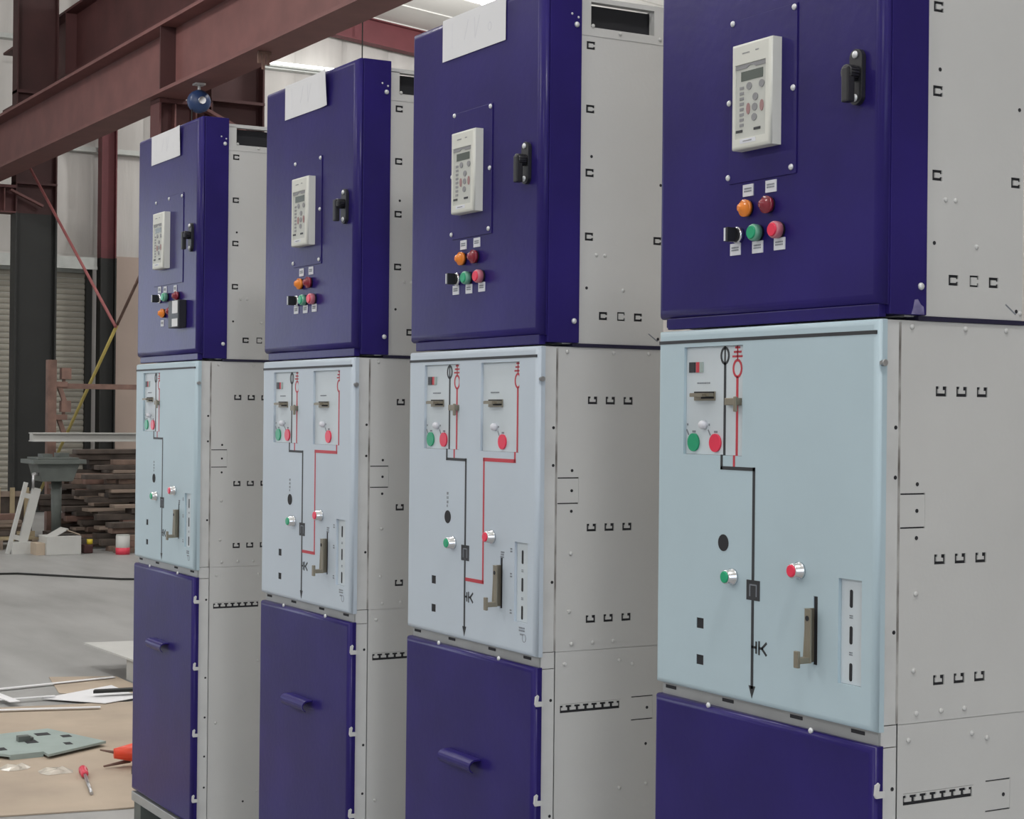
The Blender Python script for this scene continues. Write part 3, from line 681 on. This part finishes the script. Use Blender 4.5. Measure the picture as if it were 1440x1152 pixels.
for (x,y,w,h_) in((.03,.03,.07,.05),(-.12,.12,.06,.06),(.14,.16,.05,.03),(.14,-.12,.06,.03),(-.03,.20,.05,.04)): obj('cut_out',MB().box(x-w/2,x+w/2,y-h_/2,y+h_/2,.0215,.0232),M['hole'],gpl)
obj('bracket',MB().box(-.02,.02,-.02,.03,.022,.045).box(-.05,.0,.02,.05,.022,.034),M['bench'],gpl)
sd=thing('screwdriver','red-handled screwdriver lying on the cardboard sheet','screwdriver',(-4.12,.135,.022),math.radians(-12))
obj('handle',MB().lathe((0,0,0),(1,0,0),[(.008,-.07),(.017,-.06),(.018,-.03),(.013,-.015),(.016,.03),(.010,.055)],12),M['handle_red'],sd)
obj('shaft',MB().cyl((.055,0,0),(.36,0,-.008),.0065,n=8),M['steel'],sd)
fn=thing('plastic_funnel','bright orange-red plastic cone lying at the foot of the farthest cabinet','cone',(-4.20,.385,.006),math.radians(80))
obj('cone',MB().lathe((0,0,.060),(1,0,0),[(.020,-.10),(.034,-.04),(.050,.03),(.059,.09)],18),M['orange'],fn)
obj('lip',MB().lathe((0,0,.060),(1,0,0),[(.055,.09),(.060,.092),(.060,.098),(.055,.10)],18),M['orange'],fn)
obj('spike',MB().cyl((-.07,0,.058),(-.15,.04,.07),.008,.003,n=8).cyl((-.03,.035,.02),(-.14,.0,.01),.009,.004,n=8),M['rust'],fn)
def bag(x,y,s,lab):
    mb=MB(); n=9; r=random.Random(int(x*100)); R=[s*r.uniform(.7,1.15) for _ in range(n)]
    P=lambda k,f,z:(R[k%n]*f*math.cos(2*PI*k/n),R[k%n]*f*math.sin(2*PI*k/n),z)
    for k in range(n):
        mb.face([P(k,1,0),P(k+1,1,0),P(k+1,.55,.006+.005*(k%3)),P(k,.55,.006+.005*((k+2)%3))]); mb.face([P(k,.55,.006+.005*((k+2)%3)),P(k+1,.55,.006+.005*(k%3)),(0,0,.012)])
    tag(obj('plastic_bag',mb,M['film'],None,(x,y,.007)),lab,'bag')
bag(-4.26,.065,.075,'small clear plastic bag left of the screwdriver'); bag(-4.40,-.06,.07,'crumpled plastic bag in front of the mounting plate')
tag(obj('black_offcut',MB().box(-.03,.03,-.025,.03,0,.03).box(-.01,.05,.0,.02,.03,.045),M['black'],None,(-4.05,.34,.006)),'small black scrap by the base of the farthest cabinet','scrap')
tag(obj('floor_hose',MB().cyl((-13.2,.3,.010),(-12.75,2.1,.010),.009,n=8).cyl((-12.75,2.1,.010),(-11.9,2.75,.010),.009,n=8).cyl((-11.9,2.75,.010),(-11.55,3.4,.010),.009,n=8),M['steel_grey']),'dark hose lying across the open concrete floor','hose')

# ------------------------------------------------------------------ storage area in front of the end wall
rk=thing('cantilever_rack','brown steel cantilever rack post with two stubby arms','rack',(-17.3,3.63,0))
obj('post',MB().box(-.05,.05,-.05,.05,0,2.03),M['rust'],rk)
for z in(1.72,1.34):
    obj('arm',MB().box(-.04,.04,.05,.18,z,z+.06).obox((0,.12,z-.07),(.05,.05,.20),Matrix.Rotation(.35,3,'X')),M['rust'],rk)
    obj('arm_stop',MB().box(-.05,.05,.11,.22,z+.09,z+.22).box(-.02,.02,.13,.16,z+.05,z+.10),M['rust'],rk)
obj('cross_bar',MB().box(-.02,.02,.05,1.5,1.70,1.76),M['rust'],rk)
tag(obj('white_beam',MB().box(-.06,.06,-1.0,1.0,0,.075).box(-.10,.10,-1.0,1.0,.075,.088).box(-.10,.10,-1.0,1.0,-.012,0),M['whiteboard'],None,(-17.0+.17,4.28,1.11)),'long pale steel channel laid across the rack above the scrap heap','beam')
tag(obj('timber_support',MB().box(-.08,.08,-.06,.06,0,1.095).box(-.10,.10,-.09,.09,0,.06),M['wood'],None,(-16.83,4.95,0)),'wooden stub post carrying the pale steel channel','post')
bn=thing('machine_pedestal','grey cast-iron pedestal table with heavy box head','pedestal',(-15.25,3.08,0))
obj('table_top',MB().box(-.25,.25,-.26,.29,.90,.945).box(-.22,.22,-.2,.22,.945,.965),M['bench'],bn,bevel=.006)
obj('head',MB().prism([(-.20,.90),(.24,.90),(.17,.72),(-.15,.72)],SIDE,-.18,.18),M['bench'],bn,bevel=.006)
obj('stem',MB().cyl((0,.05,.72),(0,.05,.16),.055,.05).cyl((0,.05,.16),(0,.05,.0),.07,.17),M['bench'],bn)
obj('crank',MB().cyl((.2,-.2,.80),(.3,-.27,.80),.02,n=8).cyl((.3,-.27,.80),(.3,-.27,.66),.015,n=8),M['steel'],bn)
obj('vise',MB().box(-.1,.1,-.12,-.02,.965,1.0).box(-.1,.1,.05,.15,.965,1.01),M['bench'],bn)
lb=thing('step_ladder','white ladder-like stand leaning against the pedestal','ladder',(-15.0,2.66,0),0)
R_=Matrix.Rotation(math.radians(-14),3,'X')
obj('rail',MB().obox((0,.0,.36),(.05,.035,.74),R_),M['whiteboard'],lb); obj('rail',MB().obox((0,.115,.33),(.05,.085,.68),R_),M['whiteboard'],lb)
for z in(.16,.58): obj('rung',MB().obox((0,.055+(z-.34)*.25,z),(.04,.11,.05),R_),M['whiteboard'],lb)
obj('foot',MB().box(-.08,.08,-.06,.14,0,.12),M['whiteboard'],lb)
wc=thing('torn_carton','torn white carton with brown flaps in front of the pedestal','box',(-14.8,3.04,0))
obj('body',MB().box(-.15,.15,-.17,.18,0,.19),M['whiteboard'],wc,bevel=.006)
obj('flap',MB().obox((0,-.02,.22),(.28,.16,.01),Matrix.Rotation(.5,3,'X')),M['whiteboard'],wc); obj('flap',MB().obox((.02,.10,.225),(.24,.15,.01),Matrix.Rotation(-.35,3,'X')),M['cardboard'],wc)
obj('brown_side',MB().box(-.12,.10,-.26,-.172,.0,.12),M['cardboard'],wc)
cn=thing('paint_can','small red and white can in front of the scrap heap','can',(-14.5,3.60,0))
obj('can_body',MB().cyl((0,0,0),(0,0,.19),.07,n=16),M['whiteboard'],cn); obj('can_band',MB().cyl((0,0,.0),(0,0,.07),.0715,n=16),M['handle_red'],cn); obj('lid',MB().cyl((0,0,.19),(0,0,.20),.066,n=16),M['galv'],cn)
jb=thing('jerry_can','small dark jug with yellow cap beside the torn carton','jug',(-14.8,3.33,0))
obj('jug_body',MB().box(-.06,.06,-.055,.04,0,.09),M['steel_red_dk'],jb,bevel=.012); obj('cap',MB().cyl((0,.02,.09),(0,.02,.14),.03,n=12),M['yellow'],jb)
cr=thing('pine_crate','pale slatted pine crate at the left edge behind the white frame','crate',(-16.75,2.80,0))
for i in range(6): obj('slat',MB().box(.24,.262,-.45+i*.155,-.40+i*.155,0,.60),M['palepine'],cr)
obj('rail',MB().box(.225,.24,-.5,.45,.50,.56),M['wood'],cr); obj('rail',MB().box(.225,.24,-.5,.45,.04,.12),M['palepine'],cr)
obj('contents',MB().box(-.3,.22,-.45,.42,0,.50),M['darkwood'],cr)
pl=thing('timber_pallet','low brown pallet under the left scrap pieces','pallet',(-15.9,2.62,0))
for i in range(5): obj('deck_board',MB().box(-.3+i*.15,-.2+i*.15,-.45,.4,.10,.12),M['palepine'],pl)
for y in(-.42,-.03,.33): obj('bearer',MB().box(-.3,.4,y,y+.06,0,.10),M['wood'],pl)
pm=[M['darkwood'],M['midwood'],M['wood'],M['darkwood'],M['darkwood'],M['rust']]
pk=[]
for i,m in enumerate(pm):
    w,l,h_=((.16,1.3,.050),(.12,1.0,.055),(.2,.9,.035),(.10,1.2,.065),(.21,.7,.055),(.14,.8,.06))[i]
    pk.append((MB().box(-w/2,w/2,-l/2,l/2,0,h_).mesh('scrap_plank',m,.004),h_,l,w))
r=random.Random(3)
def plank(x,y,z,rz,i,lab,grp,extra=0):
    tag(link('scrap_plank',pk[i][0],None,(x,y,z),(0,0,rz)),lab,'plank',grp)
HL=['long dark scrap plank stacked in the heap behind the farthest cabinet','reddish-brown narrow scrap plank in the heap behind the farthest cabinet','wide weathered grey-brown board in the heap behind the farthest cabinet','narrow dark batten stacked in the heap behind the farthest cabinet','short wide dark board in the heap behind the farthest cabinet','short rust-brown plank in the heap behind the farthest cabinet']
for j in range(6):
    z=0
    for lay in range(40):
        i=r.randrange(6); top=(1.05,1.0,.80,.50,.93,.72)[j]+r.uniform(-.06,.06)
        if z+pk[i][1]>top: break
        plank(*((-16.25+j*.30+r.uniform(-.02,.02),4.22+r.uniform(-.24,.24)) if j<4 else (-16.64-(j-4)*.24,4.06+r.uniform(-.16,.2))),z,r.uniform(-.05,.05),i,HL[i],'scrap planks in the heap'); z+=pk[i][1]+.002
for k,(dx,dy,rz) in enumerate(((-15.0,4.02,.08),(-14.70,4.12,-.05))):
    z=0
    for lay in range((5,3)[k]):
        i=r.choice((1,4,5,3)); plank(dx+r.uniform(-.01,.01),dy+r.uniform(-.1,.12),z,rz+r.uniform(-.06,.06),i,'dark scrap plank in the low pile in front of the heap','scrap planks before the heap'); z+=pk[i][1]+.002
z=.122
for lay in range(5):
    i=r.choice((2,4,5)); plank(-15.9+r.uniform(-.08,.08),2.50+r.uniform(-.04,.04),z,r.uniform(-.15,.15),i,'scrap plank piled on the low pallet at the left','scrap planks on the pallet'); z+=pk[i][1]+.002
